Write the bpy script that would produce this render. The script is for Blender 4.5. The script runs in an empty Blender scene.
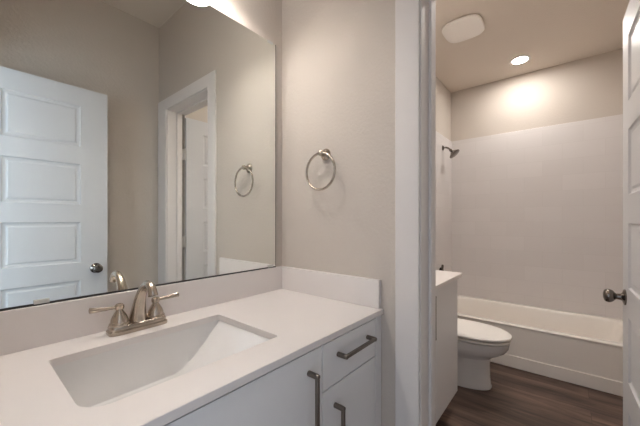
import bpy, bmesh, math, random
from mathutils import Vector, Matrix
random.seed(4)
S = bpy.context.scene
COL = S.collection
PI = math.pi

# ------------------------------------------------------------------ camera
cam_d = bpy.data.cameras.new('camera'); cam = bpy.data.objects.new('camera', cam_d); COL.objects.link(cam)
cam_d.sensor_width = 36; cam_d.sensor_fit = 'HORIZONTAL'
cam_d.lens = 298.71 / 640 * 36
cam_d.shift_y = 7.42 / 640
cam_d.clip_start = 0.01
cam.location = (-1.0339, -1.102, 1.2266)
cam.rotation_euler = (PI/2, 0, 0.6905 - PI/2)
S.camera = cam

# ------------------------------------------------------------------ world, daylight, exposure
W = bpy.data.worlds.new('world'); S.world = W; W.use_nodes = True
W.node_tree.nodes['Background'].inputs[0].default_value = (0.80, 0.88, 1.0, 1)
W.node_tree.nodes['Background'].inputs[1].default_value = 0.5
def area(name, loc, rot, sx, sy, power, col):
    l = bpy.data.lights.new(name, 'AREA'); l.shape = 'RECTANGLE'; l.size = sx; l.size_y = sy
    l.energy = power; l.color = col
    o = bpy.data.objects.new(name, l); COL.objects.link(o); o.location = loc; o.rotation_euler = rot
    return o
# daylight from the bedroom window beyond the open entry doorway
area('bedroom_daylight', (-2.3, 0.40, 1.45), (PI/2, 0, -PI/2-0.70), 1.1, 1.7, 14, (0.66, 0.85, 1.0))
SHADE_EMIT = 3.6
BULB_EMIT = 70.0
DOWNLIGHT_EMIT = 105.0
S.view_settings.view_transform = 'Standard'
S.view_settings.look = 'None'
S.view_settings.exposure = 1.30
S.view_settings.gamma = 1.0
S.view_settings.use_curve_mapping = False
S.cycles.use_denoising = True
S.cycles.max_bounces = 14
S.cycles.diffuse_bounces = 8
S.cycles.glossy_bounces = 8

# ------------------------------------------------------------------ materials
def lin(r, g, b):
    f = lambda c: (c/12.92 if c <= 0.04045 else ((c+0.055)/1.055)**2.4)
    return (f(r/255), f(g/255), f(b/255), 1)
def mat(name, col, rough=0.5, metal=0.0, bump=None, var=0.0, varscale=6.0, coat=0.0, spec=0.5):
    m = bpy.data.materials.new(name); m.use_nodes = True
    nt = m.node_tree; b = nt.nodes['Principled BSDF']
    b.inputs['Base Color'].default_value = col
    b.inputs['Roughness'].default_value = rough
    b.inputs['Metallic'].default_value = metal
    b.inputs['Specular IOR Level'].default_value = spec
    if coat: b.inputs['Coat Weight'].default_value = coat; b.inputs['Coat Roughness'].default_value = 0.08
    tc = nt.nodes.new('ShaderNodeTexCoord')
    if var:
        n = nt.nodes.new('ShaderNodeTexNoise'); n.inputs['Scale'].default_value = varscale; n.inputs['Detail'].default_value = 5
        nt.links.new(tc.outputs['Object'], n.inputs['Vector'])
        mx = nt.nodes.new('ShaderNodeMix'); mx.data_type = 'RGBA'
        mx.inputs[6].default_value = tuple(c*(1-var) for c in col[:3]) + (1,)
        mx.inputs[7].default_value = tuple(min(1, c*(1+var)) for c in col[:3]) + (1,)
        nt.links.new(n.outputs['Fac'], mx.inputs[0]); nt.links.new(mx.outputs[2], b.inputs['Base Color'])
    if bump:
        sc, st, dist = bump
        n = nt.nodes.new('ShaderNodeTexNoise'); n.inputs['Scale'].default_value = sc; n.inputs['Detail'].default_value = 3
        nt.links.new(tc.outputs['Object'], n.inputs['Vector'])
        bp = nt.nodes.new('ShaderNodeBump'); bp.inputs['Strength'].default_value = st; bp.inputs['Distance'].default_value = dist
        nt.links.new(n.outputs['Fac'], bp.inputs['Height']); nt.links.new(bp.outputs['Normal'], b.inputs['Normal'])
    return m
def emit(name, col, strength):
    m = bpy.data.materials.new(name); m.use_nodes = True
    b = m.node_tree.nodes['Principled BSDF']
    b.inputs['Base Color'].default_value = (0.9, 0.88, 0.85, 1)
    b.inputs['Emission Color'].default_value = col; b.inputs['Emission Strength'].default_value = strength
    return m

M = {}
M['wall'] = mat('wall_paint', lin(195, 186, 177), 0.85, bump=(75, 0.35, 0.004), var=0.015, varscale=3, spec=0.2)
M['ceil'] = mat('ceiling_paint', lin(216, 206, 195), 0.9, bump=(70, 0.35, 0.004), spec=0.2)
M['trim'] = mat('trim_paint', lin(219, 214, 211), 0.6, var=0.01, spec=0.15)
M['door'] = mat('door_paint', lin(200, 200, 202), 0.4, bump=(40, 0.03, 0.001), spec=0.4)
M['quartz'] = mat('white_quartz', lin(223, 217, 214), 0.28, var=0.025, varscale=9)
M['cab'] = mat('cabinet_paint', lin(224, 223, 223), 0.42, var=0.01, spec=0.4)
M['dark'] = mat('dark_grey_matte', lin(52, 50, 49), 0.7, var=0.02)  # dark grey of the mirror edge strips and fan housing
M['porcelain'] = mat('white_porcelain', lin(228, 226, 224), 0.12, var=0.005, coat=0.5)
M['acrylic'] = mat('white_tub_acrylic', lin(234, 228, 221), 0.25, var=0.005)
M['nickel'] = mat('brushed_nickel', lin(184, 172, 159), 0.25, 1.0, bump=(300, 0.04, 0.0005))
M['chrome'] = mat('polished_nickel', lin(126, 119, 113), 0.10, 1.0, bump=(60, 0.02, 0.0005))
M['bronze'] = mat('gunmetal_bar', lin(128, 119, 111), 0.33, 1.0, bump=(300, 0.04, 0.0005))
M['plastic'] = mat('white_plastic', lin(240, 236, 231), 0.5, var=0.01)
M['hinge'] = mat('satin_hinge', lin(200, 196, 192), 0.4, 0.6, var=0.02)
M['clip'] = mat('clear_clip', lin(200, 200, 195), 0.15, var=0.02)
M['darkhole'] = mat('overflow_hole', lin(70, 62, 58), 0.6, var=0.02)
M['shade'] = emit('frosted_glass_lit', (1.0, 0.955, 0.915, 1), SHADE_EMIT)
M['bulb'] = emit('lit_lamp_diffuser', (1.0, 0.955, 0.915, 1), BULB_EMIT)
M['lens'] = emit('downlight_lens', (1.0, 0.955, 0.90, 1), DOWNLIGHT_EMIT)
# mirror silver
mm = mat('mirror_silver', (0.95, 0.98, 0.955, 1), 0.0, 1.0); M['mirror'] = mm
M['mirror_edge'] = mat('mirror_edge', lin(120, 125, 118), 0.3, 0.2, var=0.02)

def brick_setup(m, ux, uy, bw, rh, offset, mortar, c1, c2, cm):
    nt = m.node_tree
    tc = nt.nodes.new('ShaderNodeTexCoord'); sp = nt.nodes.new('ShaderNodeSeparateXYZ'); cb = nt.nodes.new('ShaderNodeCombineXYZ')
    nt.links.new(tc.outputs['Object'], sp.inputs[0])
    nt.links.new(sp.outputs[ux], cb.inputs[0]); nt.links.new(sp.outputs[uy], cb.inputs[1])
    br = nt.nodes.new('ShaderNodeTexBrick'); br.offset = offset; br.squash = 1.0
    br.inputs['Scale'].default_value = 1; br.inputs['Brick Width'].default_value = bw; br.inputs['Row Height'].default_value = rh
    br.inputs['Mortar Size'].default_value = mortar; br.inputs['Mortar Smooth'].default_value = 0.3; br.inputs['Bias'].default_value = 0
    br.inputs['Color1'].default_value = c1; br.inputs['Color2'].default_value = c2; br.inputs['Mortar'].default_value = cm
    nt.links.new(cb.outputs[0], br.inputs['Vector'])
    return nt, cb, br
def tile_mat(name, ux, uy):
    m = bpy.data.materials.new(name); m.use_nodes = True
    b = m.node_tree.nodes['Principled BSDF']
    c = lin(213, 208, 206); c2 = lin(209, 204, 202)
    nt, cb, br = brick_setup(m, ux, uy, 0.305, 0.1516, 0.5, 0.0014, c, c2, lin(203, 198, 195))
    nt.links.new(br.outputs['Color'], b.inputs['Base Color'])
    b.inputs['Roughness'].default_value = 0.42; b.inputs['Specular IOR Level'].default_value = 0.35
    n = nt.nodes.new('ShaderNodeTexNoise'); n.inputs['Scale'].default_value = 7; nt.links.new(cb.outputs[0], n.inputs['Vector'])
    b1 = nt.nodes.new('ShaderNodeBump'); b1.inputs['Strength'].default_value = 0.16; b1.inputs['Distance'].default_value = 0.002; b1.invert = True
    nt.links.new(br.outputs['Fac'], b1.inputs['Height'])
    b2 = nt.nodes.new('ShaderNodeBump'); b2.inputs['Strength'].default_value = 0.12; b2.inputs['Distance'].default_value = 0.006
    nt.links.new(n.outputs['Fac'], b2.inputs['Height']); nt.links.new(b1.outputs['Normal'], b2.inputs['Normal'])
    nt.links.new(b2.outputs['Normal'], b.inputs['Normal'])
    return m
M['tile_y'] = tile_mat('wall_tile_across', 1, 2)
M['tile_x'] = tile_mat('wall_tile_along', 0, 2)
def floor_mat():
    m = bpy.data.materials.new('dark_wood_plank'); m.use_nodes = True
    b = m.node_tree.nodes['Principled BSDF']
    nt, cb, br = brick_setup(m, 1, 0, 1.22, 0.156, 0.37, 0.0012, (0, 0, 0, 1), (1, 1, 1, 1), (0.5, 0.5, 0.5, 1))
    tint = nt.nodes.new('ShaderNodeMix'); tint.data_type = 'RGBA'
    tint.inputs[6].default_value = lin(74, 59, 51); tint.inputs[7].default_value = lin(114, 93, 83)
    nt.links.new(br.outputs['Color'], tint.inputs[0])
    mp = nt.nodes.new('ShaderNodeMapping'); mp.inputs['Scale'].default_value = (1.8, 15, 1); nt.links.new(cb.outputs[0], mp.inputs[0])
    # shift the grain per plank
    addv = nt.nodes.new('ShaderNodeVectorMath'); addv.operation = 'ADD'
    sc = nt.nodes.new('ShaderNodeVectorMath'); sc.operation = 'SCALE'; sc.inputs['Scale'].default_value = 17.0
    nt.links.new(br.outputs['Color'], sc.inputs[0]); nt.links.new(mp.outputs[0], addv.inputs[0]); nt.links.new(sc.outputs[0], addv.inputs[1])
    n = nt.nodes.new('ShaderNodeTexNoise'); n.inputs['Scale'].default_value = 1; n.inputs['Detail'].default_value = 8; n.inputs['Roughness'].default_value = 0.65
    n.inputs['Distortion'].default_value = 0.6
    nt.links.new(addv.outputs[0], n.inputs['Vector'])
    rp = nt.nodes.new('ShaderNodeValToRGB'); rp.color_ramp.elements[0].position = 0.36; rp.color_ramp.elements[1].position = 0.64
    rp.color_ramp.elements[0].color = (0.34, 0.31, 0.29, 1); rp.color_ramp.elements[1].color = (1.45, 1.40, 1.36, 1)
    nt.links.new(n.outputs['Fac'], rp.inputs[0])
    mul = nt.nodes.new('ShaderNodeMix'); mul.data_type = 'RGBA'; mul.blend_type = 'MULTIPLY'; mul.inputs[0].default_value = 1
    nt.links.new(tint.outputs[2], mul.inputs[6]); nt.links.new(rp.outputs[0], mul.inputs[7])
    jn = nt.nodes.new('ShaderNodeMix'); jn.data_type = 'RGBA'; jn.inputs[7].default_value = lin(48, 38, 33)
    nt.links.new(br.outputs['Fac'], jn.inputs[0]); nt.links.new(mul.outputs[2], jn.inputs[6])
    nt.links.new(jn.outputs[2], b.inputs['Base Color'])
    b.inputs['Roughness'].default_value = 0.45
    bp = nt.nodes.new('ShaderNodeBump'); bp.inputs['Strength'].default_value = 0.15; bp.inputs['Distance'].default_value = 0.001
    nt.links.new(n.outputs['Fac'], bp.inputs['Height']); nt.links.new(bp.outputs['Normal'], b.inputs['Normal'])
    return m
M['floor'] = floor_mat()

# ------------------------------------------------------------------ mesh helpers
def box(bm, x0, x1, y0, y1, z0, z1):
    v = [bm.verts.new((x, y, z)) for x in (x0, x1) for y in (y0, y1) for z in (z0, z1)]
    for f in ((0, 1, 3, 2), (4, 6, 7, 5), (0, 4, 5, 1), (2, 3, 7, 6), (0, 2, 6, 4), (1, 5, 7, 3)):
        bm.faces.new([v[i] for i in f])
def loft(bm, rings, cap0=True, cap1=True, closed=True):
    R = [[bm.verts.new(p) for p in r] for r in rings]
    n = len(R[0])
    for a, b in zip(R, R[1:]):
        for i in range(n if closed else n-1):
            j = (i+1) % n
            bm.faces.new((a[i], a[j], b[j], b[i]))
    if cap0: bm.faces.new(list(reversed(R[0])))
    if cap1: bm.faces.new(R[-1])
    return R
def lathe(bm, prof, origin=(0, 0, 0), axis='Z', seg=28, cap0=True, cap1=True):
    o = Vector(origin); rings = []
    for r, h in prof:
        ring = []
        for i in range(seg):
            a = 2*PI*i/seg; c, s = r*math.cos(a), r*math.sin(a)
            if axis == 'Z': p = Vector((c, s, h))
            elif axis == 'Y': p = Vector((c, h, s))
            else: p = Vector((h, c, s))
            ring.append(o + p)
        rings.append(ring)
    loft(bm, rings, cap0, cap1)
def tube(bm, pts, radii, seg=16, cap=True, flat=1.0, up=Vector((0, 0, 1)), closed=False):
    P = [Vector(p) for p in pts]; n = len(P)
    if not hasattr(radii, '__len__'): radii = [radii]*n
    rings = []; prev = None
    for i in range(n):
        if closed: t = (P[(i+1) % n] - P[i-1]).normalized()
        else: t = (P[min(i+1, n-1)] - P[max(i-1, 0)]).normalized()
        if prev is None:
            u = up if abs(up.dot(t)) < 0.95 else Vector((1, 0, 0))
            a = (u - t*u.dot(t)).normalized()
        else:
            a = (prev - t*prev.dot(t)).normalized()
        prev = a; b = t.cross(a)
        rings.append([P[i] + a*radii[i]*flat*math.cos(2*PI*k/seg) + b*radii[i]*math.sin(2*PI*k/seg) for k in range(seg)])
    if closed: rings.append(rings[0]); loft(bm, rings, False, False)
    else: loft(bm, rings, cap, cap)
def supel(cx, cy, a, b, z, n=2.5, seg=64, front=None):
    out = []
    for i in range(seg):
        t = 2*PI*i/seg; c, s = math.cos(t), math.sin(t)
        x = a*math.copysign(abs(c)**(2/n), c); y = b*math.copysign(abs(s)**(2/n), s)
        out.append((cx+x, cy+y, z))
    return out
def catmull(ctrl, k=8):
    P = [Vector(p) for p in ctrl]; P = [2*P[0]-P[1]] + P + [2*P[-1]-P[-2]]; out = []
    for i in range(1, len(P)-2):
        for j in range(k):
            t = j/k
            out.append(0.5*((2*P[i]) + (P[i+1]-P[i-1])*t + (2*P[i-1]-5*P[i]+4*P[i+1]-P[i+2])*t*t + (-P[i-1]+3*P[i]-3*P[i+1]+P[i+2])*t**3))
    out.append(P[-2]); return out
def link(name, bm, m, parent=None, bevel=0.0, smooth=True, ang=32, seg=2):
    bmesh.ops.recalc_face_normals(bm, faces=bm.faces)
    for f in bm.faces: f.smooth = smooth
    for e in bm.edges:
        if len(e.link_faces) == 2 and e.calc_face_angle(0) > math.radians(ang): e.smooth = False
    me = bpy.data.meshes.new(name); bm.to_mesh(me); bm.free()
    me.materials.append(m)
    o = bpy.data.objects.new(name, me); COL.objects.link(o)
    if parent:
        o.parent = parent
        # the geometry is written in world coordinates: keep it where it is
        o.matrix_parent_inverse = world_of(parent).inverted()
    if bevel:
        md = o.modifiers.new('bevel', 'BEVEL'); md.width = bevel; md.segments = seg; md.limit_method = 'ANGLE'; md.angle_limit = math.radians(40)
        md.harden_normals = False
    return o
def world_of(o):
    m = Matrix.LocRotScale(o.location, o.rotation_euler, o.scale)
    if o.parent: m = world_of(o.parent) @ o.matrix_parent_inverse @ m
    return m
def bx(name, dims, m, parent=None, bevel=0.0):
    bm = bmesh.new(); box(bm, *dims); return link(name, bm, m, parent, bevel)
def structure(o, label=None):
    o['kind'] = 'structure'
    if label: o['label'] = label
    return o
def tag(o, label, cat, group=None):
    o['label'] = label; o['category'] = cat
    if group: o['group'] = group
    return o
def empty(name, loc, label, cat, group=None):
    o = bpy.data.objects.new(name, None); o.empty_display_size = 0.05; COL.objects.link(o); o.location = loc
    return tag(o, label, cat, group)

# ------------------------------------------------------------------ measures
HC = 2.782            # ceiling
WX = 0.140            # end wall thickness
YR = -1.462           # wall facing the mirror
FX = 2.70             # far wall of the tub room
HT = 2.746            # toilet-room ceiling
YT = -0.039           # toilet-room left wall
TR = -1.55            # right wall of the tub room
XB = -1.075           # back wall (entry) face
OY0, OY1, OZ = -0.7085, -1.310, 2.083   # toilet-room doorway opening
ZC = 0.89             # counter top

# ------------------------------------------------------------------ structure
structure(bx('floor', (-2.6, FX+0.1, TR-0.1, 0.1, -0.06, 0), M['floor']), 'dark brown wood plank floor')
bm = bmesh.new(); box(bm, -2.6, WX-0.001, TR-0.1, 0.1, HC, HC+0.08); box(bm, WX-0.001, FX+0.1, TR-0.1, 0.1, HT, HC+0.08)
structure(link('ceiling', bm, M['ceil']), 'beige painted ceiling')
bm = bmesh.new(); box(bm, XB-0.12, WX, 0, 0.1, 0, HC); box(bm, WX, FX+0.1, YT, 0.1, 0, HC)
structure(link('wall_left', bm, M['wall']), 'greige painted wall behind the mirror and shower')
structure(bx('wall_right', (XB-0.12, WX, YR-0.1, YR, 0, HC), M['wall']), 'greige painted wall facing the mirror')
structure(bx('wall_far', (FX, FX+0.1, TR-0.1, YT, 0, HC), M['wall']), 'greige painted wall above the tub tile')
structure(bx('wall_tub_right', (WX, FX, TR-0.1, TR, 0, HC), M['wall']))
bm = bmesh.new()
box(bm, 0, WX, OY0+0.02, 0, 0, HC); box(bm, 0, 0.118, YR, OY1-0.02, 0, HC); box(bm, 0, WX, OY1-0.02, OY0+0.02, OZ+0.02, HC)
structure(link('wall_end', bm, M['wall']), 'greige painted end wall holding the towel ring and doorway')
bm = bmesh.new()
EY0, EY1 = -0.64, -1.290
box(bm, XB-0.12, XB, EY0, 0, 0, HC); box(bm, XB-0.12, XB, YR, EY1, 0, HC); box(bm, XB-0.12, XB, EY1, EY0, OZ, HC)
structure(link('wall_back', bm, M['wall']))
# tile surround on the three tub walls
TT = 2.162; TX = 1.88
structure(bx('wall_tile_far', (FX-0.011, FX, TR, YT, 0.30, TT), M['tile_y'], bevel=0.002), 'white wall tile behind the bathtub')
structure(bx('wall_tile_left', (TX, FX-0.011, YT-0.011, YT, 0.30, TT), M['tile_x'], bevel=0.002), 'white wall tile behind the shower head')
structure(bx('wall_tile_right', (TX, FX-0.011, TR, TR+0.011, 0.30, TT), M['tile_x'], bevel=0.002))
# jambs, stops and casings of the toilet-room doorway
bm = bmesh.new()
box(bm, -0.001, WX+0.001, OY0, OY0+0.02, 0, OZ+0.02); box(bm, -0.001, 0.118, OY1-0.02, OY1, 0, OZ+0.02); box(bm, -0.001, WX+0.001, OY1, OY0, OZ, OZ+0.02)
structure(link('trim_1', bm, M['trim'], bevel=0.0015), 'white door jamb of the toilet-room doorway')
bm = bmesh.new()
sx0, sx1 = 0.070, 0.104
box(bm, sx0, sx1, OY0-0.011, OY0, 0, OZ); box(bm, sx0, sx1, OY1, OY1+0.011, 0, OZ); box(bm, sx0, sx1, OY1, OY0, OZ-0.011, OZ)
structure(link('trim_2', bm, M['trim'], bevel=0.002), 'white door stop strip')
def casing(name, x0, x1, ylo, rev=0.004):
    bm = bmesh.new()
    # mitred flat casing: one prism on the U path
    o0, o1 = -0.615, ylo
    top = 2.1706; i0, i1, it = OY0+rev, OY1-0.010+rev, OZ+rev
    def quad(a): # polygon (y,z)
        v0 = [bm.verts.new((x0, y, z)) for y, z in a]; v1 = [bm.verts.new((x1, y, z)) for y, z in a]
        bm.faces.new(v0); bm.faces.new(v1)
        for i in range(len(a)):
            j = (i+1) % len(a); bm.faces.new((v0[i], v0[j], v1[j], v1[i]))
    quad([(o0, 0), (i0, 0), (i0, it), (i1, it), (i1, 0), (o1, 0), (o1, top), (o0, top)])
    return structure(link(name, bm, M['trim'], bevel=0.003), 'white flat casing around the toilet-room doorway')
casing('trim_3', -0.012, 0, -1.455)
casing('trim_4', WX, WX+0.012, -1.46, 0.0)

# ------------------------------------------------------------------ doors
def door_mesh(w, t, z0, z1, sl, sr, panels):
    """slab from x=0..w, y=-t..0, with moulded recessed panels on both faces"""
    bm = bmesh.new()
    xs = [0, sl, w-sr, w]; zs = [z0]
    for a, b in panels: zs += [a, b]
    zs.append(z1)
    for y, sgn in ((0, -1), (-t, 1)):
        for i in range(3):
            for j in range(len(zs)-1):
                q = [(xs[i], zs[j]), (xs[i+1], zs[j]), (xs[i+1], zs[j+1]), (xs[i], zs[j+1])]
                if i == 1 and j % 2 == 1:
                    def inset(d, dep): return [(q[0][0]+d, y+sgn*dep, q[0][1]+d), (q[1][0]-d, y+sgn*dep, q[1][1]+d), (q[2][0]-d, y+sgn*dep, q[2][1]-d), (q[3][0]+d, y+sgn*dep, q[3][1]-d)]
                    rings = [inset(0, 0), inset(0.004, 0.006), inset(0.013, 0.009), inset(0.019, 0.009), inset(0.028, 0.005), inset(0.032, 0.005)]
                    loft(bm, rings, False, True)
                else:
                    bm.faces.new([bm.verts.new((x, y, z)) for x, z in q])
    bmesh.ops.remove_doubles(bm, verts=bm.verts, dist=1e-6)
    ed = [e for e in bm.edges if len(e.link_faces) == 1]
    # side strips
    for (xa, xb, za, zb) in ((0, 0, z0, z1), (w, w, z0, z1)):
        for j in range(len(zs)-1):
            bm.faces.new([bm.verts.new(p) for p in ((xa, 0, zs[j]), (xa, 0, zs[j+1]), (xa, -t, zs[j+1]), (xa, -t, zs[j]))])
    for z in (z0, z1):
        for i in range(3):
            bm.faces.new([bm.verts.new(p) for p in ((xs[i], 0, z), (xs[i+1], 0, z), (xs[i+1], -t, z), (xs[i], -t, z))])
    return bm
PAN = [(0.232, 0.485), (0.597, 0.850), (0.962, 1.215), (1.327, 1.580), (1.690, 1.947)]
def knob_bm(x, y, z, s):
    bm = bmesh.new()
    lathe(bm, [(0.0315, 0), (0.032, s*0.003), (0.029, s*0.006), (0.016, s*0.010), (0.0125, s*0.014), (0.0115, s*0.026), (0.016, s*0.031), (0.023, s*0.037),
               (0.0268, s*0.045), (0.0272, s*0.051), (0.0255, s*0.058), (0.021, s*0.063), (0.012, s*0.066), (0.004, s*0.0665)], (x, y, z), 'Y', 32)
    return bm
def make_door(name, loc, rotz, w, t, sl, sr, kx, kz, label, mk):
    d = link(name, door_mesh(w, t, 0.012, 2.062, sl, sr, PAN), M['door'], ang=20)
    structure(d, label)
    for y, s in ((0, 1), (-t, -1)):
        k = link('door_knob', knob_bm(kx, y, kz, s), M[mk], d); k['label'] = 'round metal door knob on its round plate'
    bx('latch_plate', (w-0.0005, w+0.0012, -t/2-0.012, -t/2+0.012, kz-0.028, kz+0.028), M['nickel'], d)
    d.location = loc; d.rotation_euler = (0, 0, rotz)
    return d
d1 = make_door('door_1', (-1.030, -1.280, 0), 0, 0.629, 0.035, 0.142, 0.142, 0.565, 0.918, 'white five-panel entry door standing open along the wall, seen in the mirror', 'chrome')
d2 = make_door('door_2', (0.143, -1.296, 0), 0.022, 0.594, 0.035, 0.145, 0.118, 0.534, 0.917, 'white five-panel toilet-room door standing open at the right edge', 'chrome')
for z in (0.30, 1.052, 1.757):
    bm = bmesh.new()
    lathe(bm, [(0.0055, z-0.044), (0.0055, z+0.044)], (0.131, -1.300, 0), 'Z', 12)
    lathe(bm, [(0.004, z+0.044), (0.0065, z+0.046), (0.0065, z+0.050), (0.003, z+0.054)], (0.131, -1.300, 0), 'Z', 12)
    box(bm, 0.117, 0.144, -1.3095, -1.3075, z-0.044, z+0.044)
    h = link('door_hinge', bm, M['hinge'])
    h.parent = d2; h.matrix_parent_inverse = world_of(d2).inverted(); h['label'] = 'satin metal butt hinge'

# ------------------------------------------------------------------ cabinets
def bar_handle(parent, p, length, vertical, y_face, out=0.032):
    """bar pull: two round posts and a slimmer square bar"""
    bm = bmesh.new(); x, z = p; h = length/2; r = 0.0062; yb = y_face - out
    ends = [(x, z-h), (x, z+h)] if vertical else [(x-h, z), (x+h, z)]
    for ex, ez in ends:
        lathe(bm, [(0.0078, y_face), (0.0078, yb+0.002), (0.0066, yb-0.0055)], (ex, 0, ez), 'Y', 20)
    if vertical: box(bm, x-0.0052, x+0.0052, yb-0.005, yb+0.005, z-h-0.004, z+h+0.004)
    else: box(bm, x-h-0.004, x+h+0.004, yb-0.005, yb+0.005, z-0.0052, z+0.0052)
    o = link('handle', bm, M['bronze'], parent, bevel=0.0015); o['label'] = 'dark gunmetal bar handle'
    return o
YF = -0.554
van = empty('vanity_cabinet', (-0.53, -0.27, 0), 'light grey vanity cabinet with drawer and doors under the long white sink counter', 'cabinet')
bm = bmesh.new()
for xa, xb in ((XB+0.002, XB+0.020), (-0.369, -0.351), (-0.019, -0.001)): box(bm, xa, xb, YF+0.021, -0.002, 0.10, ZC-0.0205)
box(bm, XB+0.020, -0.019, YF+0.021, -0.002, 0.10, 0.118); box(bm, XB+0.020, -0.019, -0.012, -0.002, 0.118, ZC-0.0205); box(bm, XB+0.020, -0.019, YF+0.045, YF+0.060, 0.80, ZC-0.0205)
link('carcass', bm, M['cab'], van)
bx('toe_kick', (XB+0.002, -0.001, YF+0.075, -0.002, 0.0, 0.10), M['cab'], van)
bx('filler_strip', (-0.0445, -0.001, YF, YF+0.021, 0.10, ZC-0.0205), M['cab'], van, bevel=0.001)
def slab(parent, name, x0, x1, z0, z1, y=YF):
    return bx(name, (x0, x1, y, y+0.0205, z0, z1), M['cab'], parent, bevel=0.0012)
dr = slab(van, 'drawer', -0.358, -0.047, 0.7258, 0.862); bar_handle(dr, (-0.196, 0.812), 0.176, False, YF)
dd = slab(van, 'door', -0.358, -0.047, 0.112, 0.7215); bar_handle(dd, (-0.300, 0.574), 0.176, True, YF)
dl = slab(van, 'door', -1.000, -0.3622, 0.112, 0.862); bar_handle(dl, (-0.420, 0.718), 0.176, True, YF)
bx('filler_strip', (XB+0.002, -1.003, YF, YF+0.021, 0.10, ZC-0.0205), M['cab'], van, bevel=0.001)

def counter(name, x0, x1, y0, y1, hole=None, th=0.020, bevel=0.0015):
    """slab with a rounded hole (list of xy)"""
    bm = bmesh.new()
    if not hole:
        box(bm, x0, x1, y0, y1, ZC-th, ZC)
    else:
        n = len(hole); cx = sum(p[0] for p in hole)/n; cy = sum(p[1] for p in hole)/n
        outer = []
        for hx, hy in hole:      # radial projection onto the outer rectangle
            dx, dy = hx-cx, hy-cy; t = 1e9
            if dx > 1e-9: t = min(t, (x1-cx)/dx)
            if dx < -1e-9: t = min(t, (x0-cx)/dx)
            if dy > 1e-9: t = min(t, (y1-cy)/dy)
            if dy < -1e-9: t = min(t, (y0-cy)/dy)
            outer.append([cx+dx*t, cy+dy*t])
        for cxn, cyn in ((x0, y0), (x0, y1), (x1, y0), (x1, y1)):   # snap the nearest to each corner
            k = min(range(n), key=lambda i: (outer[i][0]-cxn)**2 + (outer[i][1]-cyn)**2); outer[k] = [cxn, cyn]
        rings = [[(x, y, ZC) for x, y in hole], [(x, y, ZC) for x, y in outer], [(x, y, ZC-th) for x, y in outer], [(x, y, ZC-th) for x, y in hole]]
        rings.append(rings[0])
        loft(bm, rings, False, False)
    return link(name, bm, M['quartz'], bevel=bevel)
def rrect(x0, x1, y0, y1, radii, seg=8, edge=14):
    """rounded rectangle, radii for (x1,y1),(x0,y1),(x0,y0),(x1,y0) corners, CCW"""
    pts = []; cs = [(x1, y1, 0, radii[0]), (x0, y1, 1, radii[1]), (x0, y0, 2, radii[2]), (x1, y0, 3, radii[3])]
    arcs = []
    for cx, cy, q, r in cs:
        ox = cx - r if q in (0, 3) else cx + r; oy = cy - r if q in (0, 1) else cy + r
        arcs.append([(ox+r*math.cos(PI/2*q+PI/2*i/seg), oy+r*math.sin(PI/2*q+PI/2*i/seg)) for i in range(seg+1)])
    for i in range(4):
        pts += arcs[i]; a = arcs[i][-1]; b = arcs[(i+1) % 4][0]
        for k in range(1, edge): pts.append((a[0]+(b[0]-a[0])*k/edge, a[1]+(b[1]-a[1])*k/edge))
    return pts
SX0, SX1, SY0, SY1 = -0.897, -0.440, -0.456, -0.140
hole = rrect(SX0, SX1, SY0, SY1, (0.010, 0.010, 0.050, 0.010))
ct = counter('countertop', XB+0.001, -0.0005, -0.563, -0.0005, hole)
tag(ct, 'long white quartz counter with low backsplash around the undermount sink', 'countertop')
bx('backsplash', (XB+0.001, -0.0005, -0.020, -0.0005, ZC, 0.9993), M['quartz'], ct, bevel=0.0015)
bx('side_splash', (-0.020, -0.0005, -0.553, -0.0202, ZC, 0.9993), M['quartz'], ct, bevel=0.0015)

# undermount sink: sloping right end, steeper left end and sides
def sink_mesh():
    bm = bmesh.new(); NX, NY = 64, 44; z0 = ZC-0.0205; D = 0.128
    x0, x1, y0, y1 = SX0-0.004, SX1+0.004, SY0-0.004, SY1+0.004
    def ramp(t, w):
        t = max(0, min(1, t/w)); return max(0, math.sin(t*PI/2))**0.9
    def hgt(x, y):
        px = min(ramp(x-x0, 0.055), max(0, math.sin(max(0, min(1, (x1-x)/0.19))*PI/2)))
        py = min(ramp(y1-y, 0.018), ramp(y-y0, 0.030))
        return z0 - D*min(px, py)
    xs = [x0+(x1-x0)*(0.5-0.5*math.cos(PI*i/NX))*0.5+(x1-x0)*i/NX*0.5 for i in range(NX+1)]
    ys = [y0+(y1-y0)*(0.5-0.5*math.cos(PI*i/NY))*0.6+(y1-y0)*i/NY*0.4 for i in range(NY+1)]
    top = [[bm.verts.new((x, y, hgt(x, y))) for y in ys] for x in xs]
    bot = [[bm.verts.new((x, y, min(hgt(x, y)-0.010, z0-0.010))) for y in ys] for x in xs]
    for i in range(NX):
        for j in range(NY):
            bm.faces.new((top[i][j], top[i+1][j], top[i+1][j+1], top[i][j+1]))
            bm.faces.new((bot[i][j], bot[i][j+1], bot[i+1][j+1], bot[i+1][j]))
    def side(a, b):
        for k in range(len(a)-1): bm.faces.new((a[k], a[k+1], b[k+1], b[k]))
    side([r[0] for r in top], [r[0] for r in bot]); side([r[-1] for r in top], [r[-1] for r in bot]); side(top[0], bot[0]); side(top[-1], bot[-1])
    return bm
sk = tag(link('sink', sink_mesh(), M['porcelain'], ang=50), 'rectangular white undermount sink with a sloping end, set in the counter below the faucet', 'sink')
bm = bmesh.new(); lathe(bm, [(0.030, 0), (0.031, 0.002), (0.026, 0.004), (0.022, 0.002), (0.021, 0.006), (0.012, 0.010), (0.003, 0.011)], (-0.76, -0.30, ZC-0.1482), 'Z', 28)
link('drain', bm, M['nickel'], sk)['label'] = 'round metal sink drain'

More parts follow.
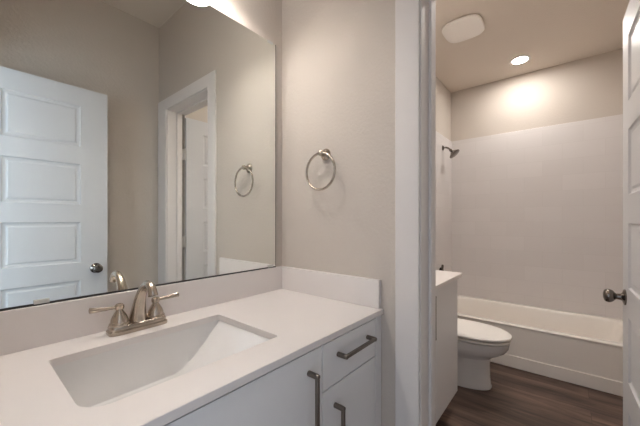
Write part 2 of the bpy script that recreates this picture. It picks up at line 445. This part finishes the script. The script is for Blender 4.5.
# ------------------------------------------------------------------ faucet
fc = empty('faucet', (-0.672, -0.070, ZC), 'brushed nickel two-handle centerset faucet behind the white sink', 'faucet')
FX0, FY0 = -0.676, -0.070
def stad(hx, hy, z, n=5): return supel(FX0, FY0, hx, hy, z, n, 56)
bm = bmesh.new()
loft(bm, [stad(0.081, 0.0285, ZC+0.0003), stad(0.082, 0.0295, ZC+0.003), stad(0.082, 0.0295, ZC+0.010), stad(0.0795, 0.0275, ZC+0.013), stad(0.0780, 0.0262, ZC+0.0145),
          stad(0.0780, 0.0262, ZC+0.021), stad(0.077, 0.025, ZC+0.024), stad(0.074, 0.022, ZC+0.026)])
link('base_plate', bm, M['nickel'], fc)
bm = bmesh.new()
path = catmull([(FX0, FY0+0.004, ZC+0.022), (FX0, FY0, ZC+0.05), (FX0, FY0-0.010, ZC+0.08), (FX0, FY0-0.024, ZC+0.108), (FX0, FY0-0.044, ZC+0.132), (FX0, FY0-0.068, ZC+0.1465), (FX0, FY0-0.090, ZC+0.146), (FX0, FY0-0.105, ZC+0.134), (FX0, FY0-0.112, ZC+0.119)], 6)
n = len(path)
rad = []
for i in range(n):
    t = i/(n-1)
    rad.append(0.0096 + 0.0168*(1-t)**2.5 + 0.0035*max(0, (t-0.6)/0.4))
tube(bm, path, rad, 24)
link('spout', bm, M['nickel'], fc)
for s in (-1, 1):
    hx = FX0 + s*0.0508
    bm = bmesh.new()
    lathe(bm, [(0.0268, ZC+0.024), (0.0275, ZC+0.028), (0.0262, ZC+0.031), (0.0232, ZC+0.034), (0.0224, ZC+0.042), (0.0185, ZC+0.052), (0.0135, ZC+0.061), (0.0098, ZC+0.067),
               (0.0090, ZC+0.0695), (0.0115, ZC+0.072), (0.0125, ZC+0.077), (0.0120, ZC+0.083), (0.0085, ZC+0.0875), (0.001, ZC+0.089)], (hx, FY0, 0), 'Z', 28)
    hb = link('handle', bm, M['nickel'], fc)
    bm = bmesh.new()
    lv = catmull([(hx+s*0.006, FY0, ZC+0.078), (hx+s*0.025, FY0, ZC+0.079), (hx+s*0.045, FY0, ZC+0.080), (hx+s*0.066, FY0, ZC+0.082), (hx+s*0.074, FY0, ZC+0.0825)], 5)
    m_ = len(lv); tube(bm, lv, [0.0042+0.0048*(i/(m_-1))**1.3 - (0.003 if i == m_-1 else 0) for i in range(m_)], 16)
    link('lever', bm, M['nickel'], hb)

# ------------------------------------------------------------------ mirror
MZ0, MZ1, MX0, MX1 = 1.0055, 2.080, XB+0.02, -0.052
mr = bx('mirror', (MX0, MX1, -0.0100, -0.0012, MZ0, MZ1), M['mirror'])
tag(mr, 'large frameless wall mirror above the backsplash', 'mirror')
for dims in ((MX0, MX1+0.0015, -0.0115, -0.0012, MZ0-0.0062, MZ0-0.0022), (MX1, MX1+0.002, -0.0108, -0.0012, MZ0, MZ1)):
    bx('edge_strip', dims, M['dark'], mr)['label'] = 'thin dark edge of the mirror'
for x, z, s in ((-0.891, MZ0, 1), (-0.084, MZ0, 1), (-0.085, MZ1, -1), (-0.891, MZ1, -1)):
    bm = bmesh.new(); box(bm, x-0.016, x+0.016, -0.0135, -0.0102, z-s*0.0025, z+s*0.009)
    link('clip', bm, M['clip'], mr, bevel=0.001)['label'] = 'small clear mirror clip'

# ------------------------------------------------------------------ vanity light
def vanity_light(cx, z, xs, label, yo=0.0):
    vl = empty('vanity_light', (cx, 0, z), label, 'lamp')
    dz = z - 2.385
    bx('backplate', (cx-0.353, cx+0.353, yo-0.022, yo-0.0005, z-0.035, z+0.035), M['nickel'], vl, bevel=0.006)
    for x in xs:
        bm = bmesh.new()
        tube(bm, catmull([(x, yo-0.020, 2.385+dz), (x, yo-0.07, 2.387+dz), (x, yo-0.150, 2.370+dz), (x, yo-0.160, 2.335+dz)], 5), 0.008, 12)
        lathe(bm, [(0.020, 2.297), (0.024, 2.303), (0.024, 2.330), (0.012, 2.341)], (x, yo-0.160, dz), 'Z', 20)
        ar = link('arm', bm, M['nickel'], vl)
        bm = bmesh.new()
        lathe(bm, [(0.022, 2.3030), (0.034, 2.2900), (0.047, 2.2600), (0.054, 2.2250), (0.058, 2.1900), (0.059, 2.1720), (0.0575, 2.1720), (0.0560, 2.1800), (0.0535, 2.2050)], (x, yo-0.160, dz), 'Z', 28, True, False)
        link('shade', bm, M['shade'], ar)['label'] = 'glowing frosted glass lamp shade'
        bm = bmesh.new()
        lathe(bm, [(0.0505, 2.2160), (0.049, 2.2090), (0.042, 2.2030), (0.028, 2.1980), (0.010, 2.1950), (0.001, 2.1946)], (x, yo-0.160, dz), 'Z', 28)
        link('diffuser', bm, M['bulb'], ar)['label'] = 'bright white lamp diffuser'
vanity_light(-0.660, 2.415, (-0.950, -0.370), 'lit wall lamp bar with frosted glass shades above the large mirror')
vanity_light(0.61, 2.385, (0.33, 0.89), 'added unseen lamp bar on the toilet-room wall over the short counter', YT)  # unseen lamp bar added to brighten the toilet room

# ------------------------------------------------------------------ towel ring
tr = empty('towel_ring', (0, -0.285, 1.52), 'brushed nickel towel ring on the wall between the mirror and the doorway', 'towel ring')
RY, RX = -0.282, -0.040
bm = bmesh.new()
lathe(bm, [(0.0255, -0.0003), (0.026, -0.004), (0.0235, -0.008), (0.0175, -0.012), (0.0125, -0.018), (0.0105, -0.026), (0.0115, -0.032), (0.0125, -0.038), (0.0115, -0.044), (0.006, -0.048), (0.001, -0.0485)], (0, RY, 1.517), 'X', 28)
link('post', bm, M['nickel'], tr)
bm = bmesh.new()
RR = 0.0785
tube(bm, [(RX, RY+RR*math.sin(2*PI*i/64), 1.517-0.0785+RR*math.cos(2*PI*i/64)+0.0) for i in range(64)], 0.0052, 12, closed=True)
link('ring', bm, M['nickel'], tr)

# ------------------------------------------------------------------ second vanity in the toilet room
Y2 = -0.558; CX0, CX1 = WX+0.022, 1.020
v2 = empty('vanity_cabinet', (0.6, -0.28, 0), 'light grey cabinet seen through the doorway beside the toilet', 'cabinet')
bx('carcass', (CX0, CX1, Y2+0.021, YT-0.001, 0.125, ZC-0.0205), M['cab'], v2)
bx('toe_kick', (CX0, CX1, Y2+0.085, YT-0.001, 0.0, 0.125), M['cab'], v2)
da = slab(v2, 'door', CX0+0.002, 0.446, 0.128, 0.866, Y2); bar_handle(da, (0.39, 0.733), 0.21, True, Y2)
db = slab(v2, 'door', 0.450, CX1-0.001, 0.128, 0.866, Y2); bar_handle(db, (0.500, 0.733), 0.21, True, Y2)
c2 = counter('countertop', CX0, CX1+0.012, -0.585, YT-0.0005)
tag(c2, 'short white quartz counter seen through the doorway beside the toilet', 'countertop')
bx('backsplash', (CX0, CX1+0.012, YT-0.020, YT-0.0005, ZC, 0.9993), M['quartz'], c2, bevel=0.0015)

# ------------------------------------------------------------------ toilet
TXC = 1.446
tl = empty('toilet', (TXC, -0.4, 0), 'white elongated toilet with closed lid between the cabinet and the bathtub', 'toilet')
def egg(z, yf, yb, hw, seg=56, yw=None):
    """egg outline: round front at yf, squarer back at yb, widest at yw"""
    if yw is None: yw = yf + (yb-yf)*0.48
    out = []
    for i in range(seg):
        t = 2*PI*i/seg; c, s = math.cos(t), math.sin(t)
        if s < 0: e = 2.1; y = yw + (yw-yf)*(-(abs(s)**(2/e)))
        else: e = 3.2; y = yw + (yb-yw)*(abs(s)**(2/e))
        x = hw*math.copysign(abs(c)**(2/e), c)
        out.append((TXC+x, y, z))
    return out
bm = bmesh.new()
loft(bm, [egg(0.0, -0.678, -0.14, 0.120), egg(0.012, -0.681, -0.14, 0.122), egg(0.03, -0.675, -0.14, 0.116), egg(0.08, -0.670, -0.14, 0.113), egg(0.17, -0.668, -0.13, 0.113),
          egg(0.215, -0.672, -0.12, 0.118), egg(0.236, -0.694, -0.10, 0.134), egg(0.256, -0.730, -0.08, 0.155), egg(0.280, -0.764, -0.08, 0.172), egg(0.310, -0.785, -0.08, 0.180), egg(0.350, -0.791, -0.08, 0.182), egg(0.357, -0.772, -0.08, 0.165)])
for sx in (-1, 1):
    lathe(bm, [(0.012, 0.0), (0.012, 0.014), (0.008, 0.020), (0.001, 0.022)], (TXC+sx*0.128, -0.34, 0), 'Z', 14)
link('bowl', bm, M['porcelain'], tl)
bm = bmesh.new()
loft(bm, [egg(0.366, -0.795, -0.235, 0.183), egg(0.368, -0.799, -0.235, 0.187), egg(0.376, -0.799, -0.235, 0.187), egg(0.378, -0.784, -0.24, 0.172)])
link('seat', bm, M['plastic'], tl)
bm = bmesh.new()
loft(bm, [egg(0.391, -0.800, -0.232, 0.187), egg(0.393, -0.803, -0.232, 0.190), egg(0.402, -0.803, -0.232, 0.190), egg(0.409, -0.794, -0.235, 0.181), egg(0.413, -0.765, -0.245, 0.153), egg(0.414, -0.70, -0.28, 0.10)])
for sx in (-1, 1): box(bm, TXC+sx*0.075-0.02, TXC+sx*0.075+0.02, -0.236, -0.212, 0.361, 0.400)
link('lid', bm, M['plastic'], tl)
bm = bmesh.new()
loft(bm, [supel(TXC, -0.150, 0.185, 0.078, 0.355, 7), supel(TXC, -0.150, 0.195, 0.085, 0.44, 7), supel(TXC, -0.150, 0.215, 0.096, 0.74, 7)])
tk = link('tank', bm, M['porcelain'], tl)
bm = bmesh.new()
loft(bm, [supel(TXC, -0.150, 0.222, 0.103, 0.741, 7), supel(TXC, -0.150, 0.224, 0.105, 0.755, 7), supel(TXC, -0.150, 0.222, 0.103, 0.772, 7), supel(TXC, -0.150, 0.20, 0.085, 0.777, 7)])
link('tank_lid', bm, M['porcelain'], tl)

# ------------------------------------------------------------------ bathtub
TX0, TX1, TY0, TY1, TZ = 1.905, FX-0.012, TR+0.012, YT-0.012, 0.356
tub = empty('bathtub', (2.35, -0.77, 0), 'long white alcove bathtub with plain apron below the tiled wall', 'bathtub')
bm = bmesh.new()
box(bm, TX0+0.007, TX0+0.022, TY0, TY1, 0.098, TZ-0.020)
box(bm, TX0, TX0+0.030, TY0, TY1, 0.0, 0.100)
link('apron', bm, M['acrylic'], tub, bevel=0.004)
bm = bmesh.new()
tcx, tcy = (TX0+TX1)/2, (TY0+TY1)/2; hx, hy = (TX1-TX0)/2, (TY1-TY0)/2
SEG = 160
def rr(x0, x1, y0, y1, z, r):
    # rounded rectangle with evenly spaced angular samples
    pts = []
    cx, cy, a, b = (x0+x1)/2, (y0+y1)/2, (x1-x0)/2, (y1-y0)/2
    per = rrect(x0, x1, y0, y1, (r, r, r, r), 10, 30)
    return [(x, y, z) for x, y in per]
bxa, bxb, bya, byb = 1.970, 2.625, TY0+0.06, YT-0.085
rings = [rr(TX0+0.005, TX1, TY0, TY1, TZ-0.020, 0.003), rr(TX0+0.002, TX1, TY0, TY1, TZ-0.015, 0.003), rr(TX0+0.001, TX1, TY0, TY1, TZ-0.007, 0.004), rr(TX0+0.004, TX1, TY0, TY1, TZ-0.002, 0.004), rr(TX0+0.012, TX1-0.002, TY0+0.002, TY1-0.002, TZ, 0.004),
         rr(bxa-0.008, bxb+0.008, bya-0.008, byb+0.008, TZ, 0.17), rr(bxa, bxb, bya, byb, TZ-0.004, 0.17), rr(bxa+0.008, bxb-0.008, bya+0.008, byb-0.008, TZ-0.018, 0.165), rr(bxa+0.03, bxb-0.03, bya+0.05, byb-0.03, 0.20, 0.16),
         rr(bxa+0.05, bxb-0.05, bya+0.10, byb-0.05, 0.09, 0.15), rr(bxa+0.08, bxb-0.08, bya+0.15, byb-0.09, 0.055, 0.13), rr(bxa+0.16, bxb-0.16, bya+0.30, byb-0.20, 0.05, 0.08)]
loft(bm, rings, False, True)
link('basin', bm, M['acrylic'], tub, ang=60)

# ------------------------------------------------------------------ shower and tub fittings
HX = 2.360
sh = empty('shower_head', (HX, YT, 2.025), 'brushed nickel shower head on a short bent arm on the tiled left wall', 'shower head')
bm = bmesh.new(); lathe(bm, [(0.029, -0.0115), (0.029, -0.015), (0.022, -0.021), (0.012, -0.024)], (HX, YT, 2.023), 'Y', 24); link('flange', bm, M['chrome'], sh)
bm = bmesh.new(); tube(bm, catmull([(HX, YT-0.018, 2.023), (HX, YT-0.045, 2.023), (HX, YT-0.07, 2.011), (HX, YT-0.090, 1.991)], 6), 0.0095, 14); link('arm', bm, M['chrome'], sh)
bm = bmesh.new()
a0 = Vector((HX, YT-0.086, 1.995)); dirv = Vector((0, -0.66, -0.75)).normalized(); e1 = Vector((1, 0, 0)); e2 = dirv.cross(e1)
rings = []
for r, h in ((0.011, 0), (0.015, 0.004), (0.015, 0.020), (0.012, 0.024), (0.018, 0.032), (0.038, 0.050), (0.055, 0.064), (0.060, 0.069), (0.060, 0.076), (0.055, 0.078)):
    rings.append([a0 + dirv*h + e1*r*math.cos(2*PI*i/28) + e2*r*math.sin(2*PI*i/28) for i in range(28)])
loft(bm, rings); link('head', bm, M['chrome'], sh)
tv = empty('tub_valve', (2.28, YT, 0.655), 'brushed nickel tub valve on the tile, rising just above the far counter', 'valve')
bm = bmesh.new(); lathe(bm, [(0.066, -0.0115), (0.066, -0.014), (0.060, -0.018), (0.028, -0.021), (0.024, -0.030), (0.018, -0.034)], (2.28, YT, 0.655), 'Y', 32); link('escutcheon', bm, M['chrome'], tv)
bm = bmesh.new(); tube(bm, [(2.28, YT-0.032, 0.667), (2.28, YT-0.033, 0.702), (2.28, YT-0.034, 0.737), (2.28, YT-0.034, 0.752)], [0.014, 0.011, 0.014, 0.009], 14); link('lever', bm, M['chrome'], tv)

# ------------------------------------------------------------------ ceiling fittings
fan = empty('exhaust_fan', (1.502, -0.471, HT), 'white rounded-square exhaust fan cover on the ceiling', 'exhaust fan')
def fsup(h, z): return supel(1.502, -0.471, h*0.93, h*0.87, z, 3.4, 64)
bm = bmesh.new(); loft(bm, [fsup(0.140, HT-0.0005), fsup(0.140, HT-0.006)]); link('housing', bm, M['dark'], fan)
bm = bmesh.new(); loft(bm, [fsup(0.160, HT-0.006), fsup(0.164, HT-0.009), fsup(0.164, HT-0.016), fsup(0.158, HT-0.023), fsup(0.12, HT-0.028), fsup(0.06, HT-0.030)]); link('cover', bm, M['plastic'], fan)
def recessed_light(x, y, label):
    dn = empty('recessed_light', (x, y, HT), label, 'lamp')
    bm = bmesh.new(); lathe(bm, [(0.085, HT-0.0005), (0.085, HT-0.004), (0.080, HT-0.007), (0.062, HT-0.007), (0.060, HT-0.0005)], (x, y, 0), 'Z', 40, False, False); link('trim_ring', bm, M['plastic'], dn)
    bm = bmesh.new(); lathe(bm, [(0.060, HT-0.0008), (0.060, HT-0.0045), (0.050, HT-0.006), (0.002, HT-0.0065)], (x, y, 0), 'Z', 40); link('lens', bm, M['lens'], dn)
recessed_light(2.349, -0.760, 'lit round recessed light in the ceiling in front of the tiled wall')
recessed_light(1.0, -1.02, 'added unseen fill light in the toilet-room ceiling nearer the door')  # invented second downlight, out of view, lifts cabinet front and tub apron
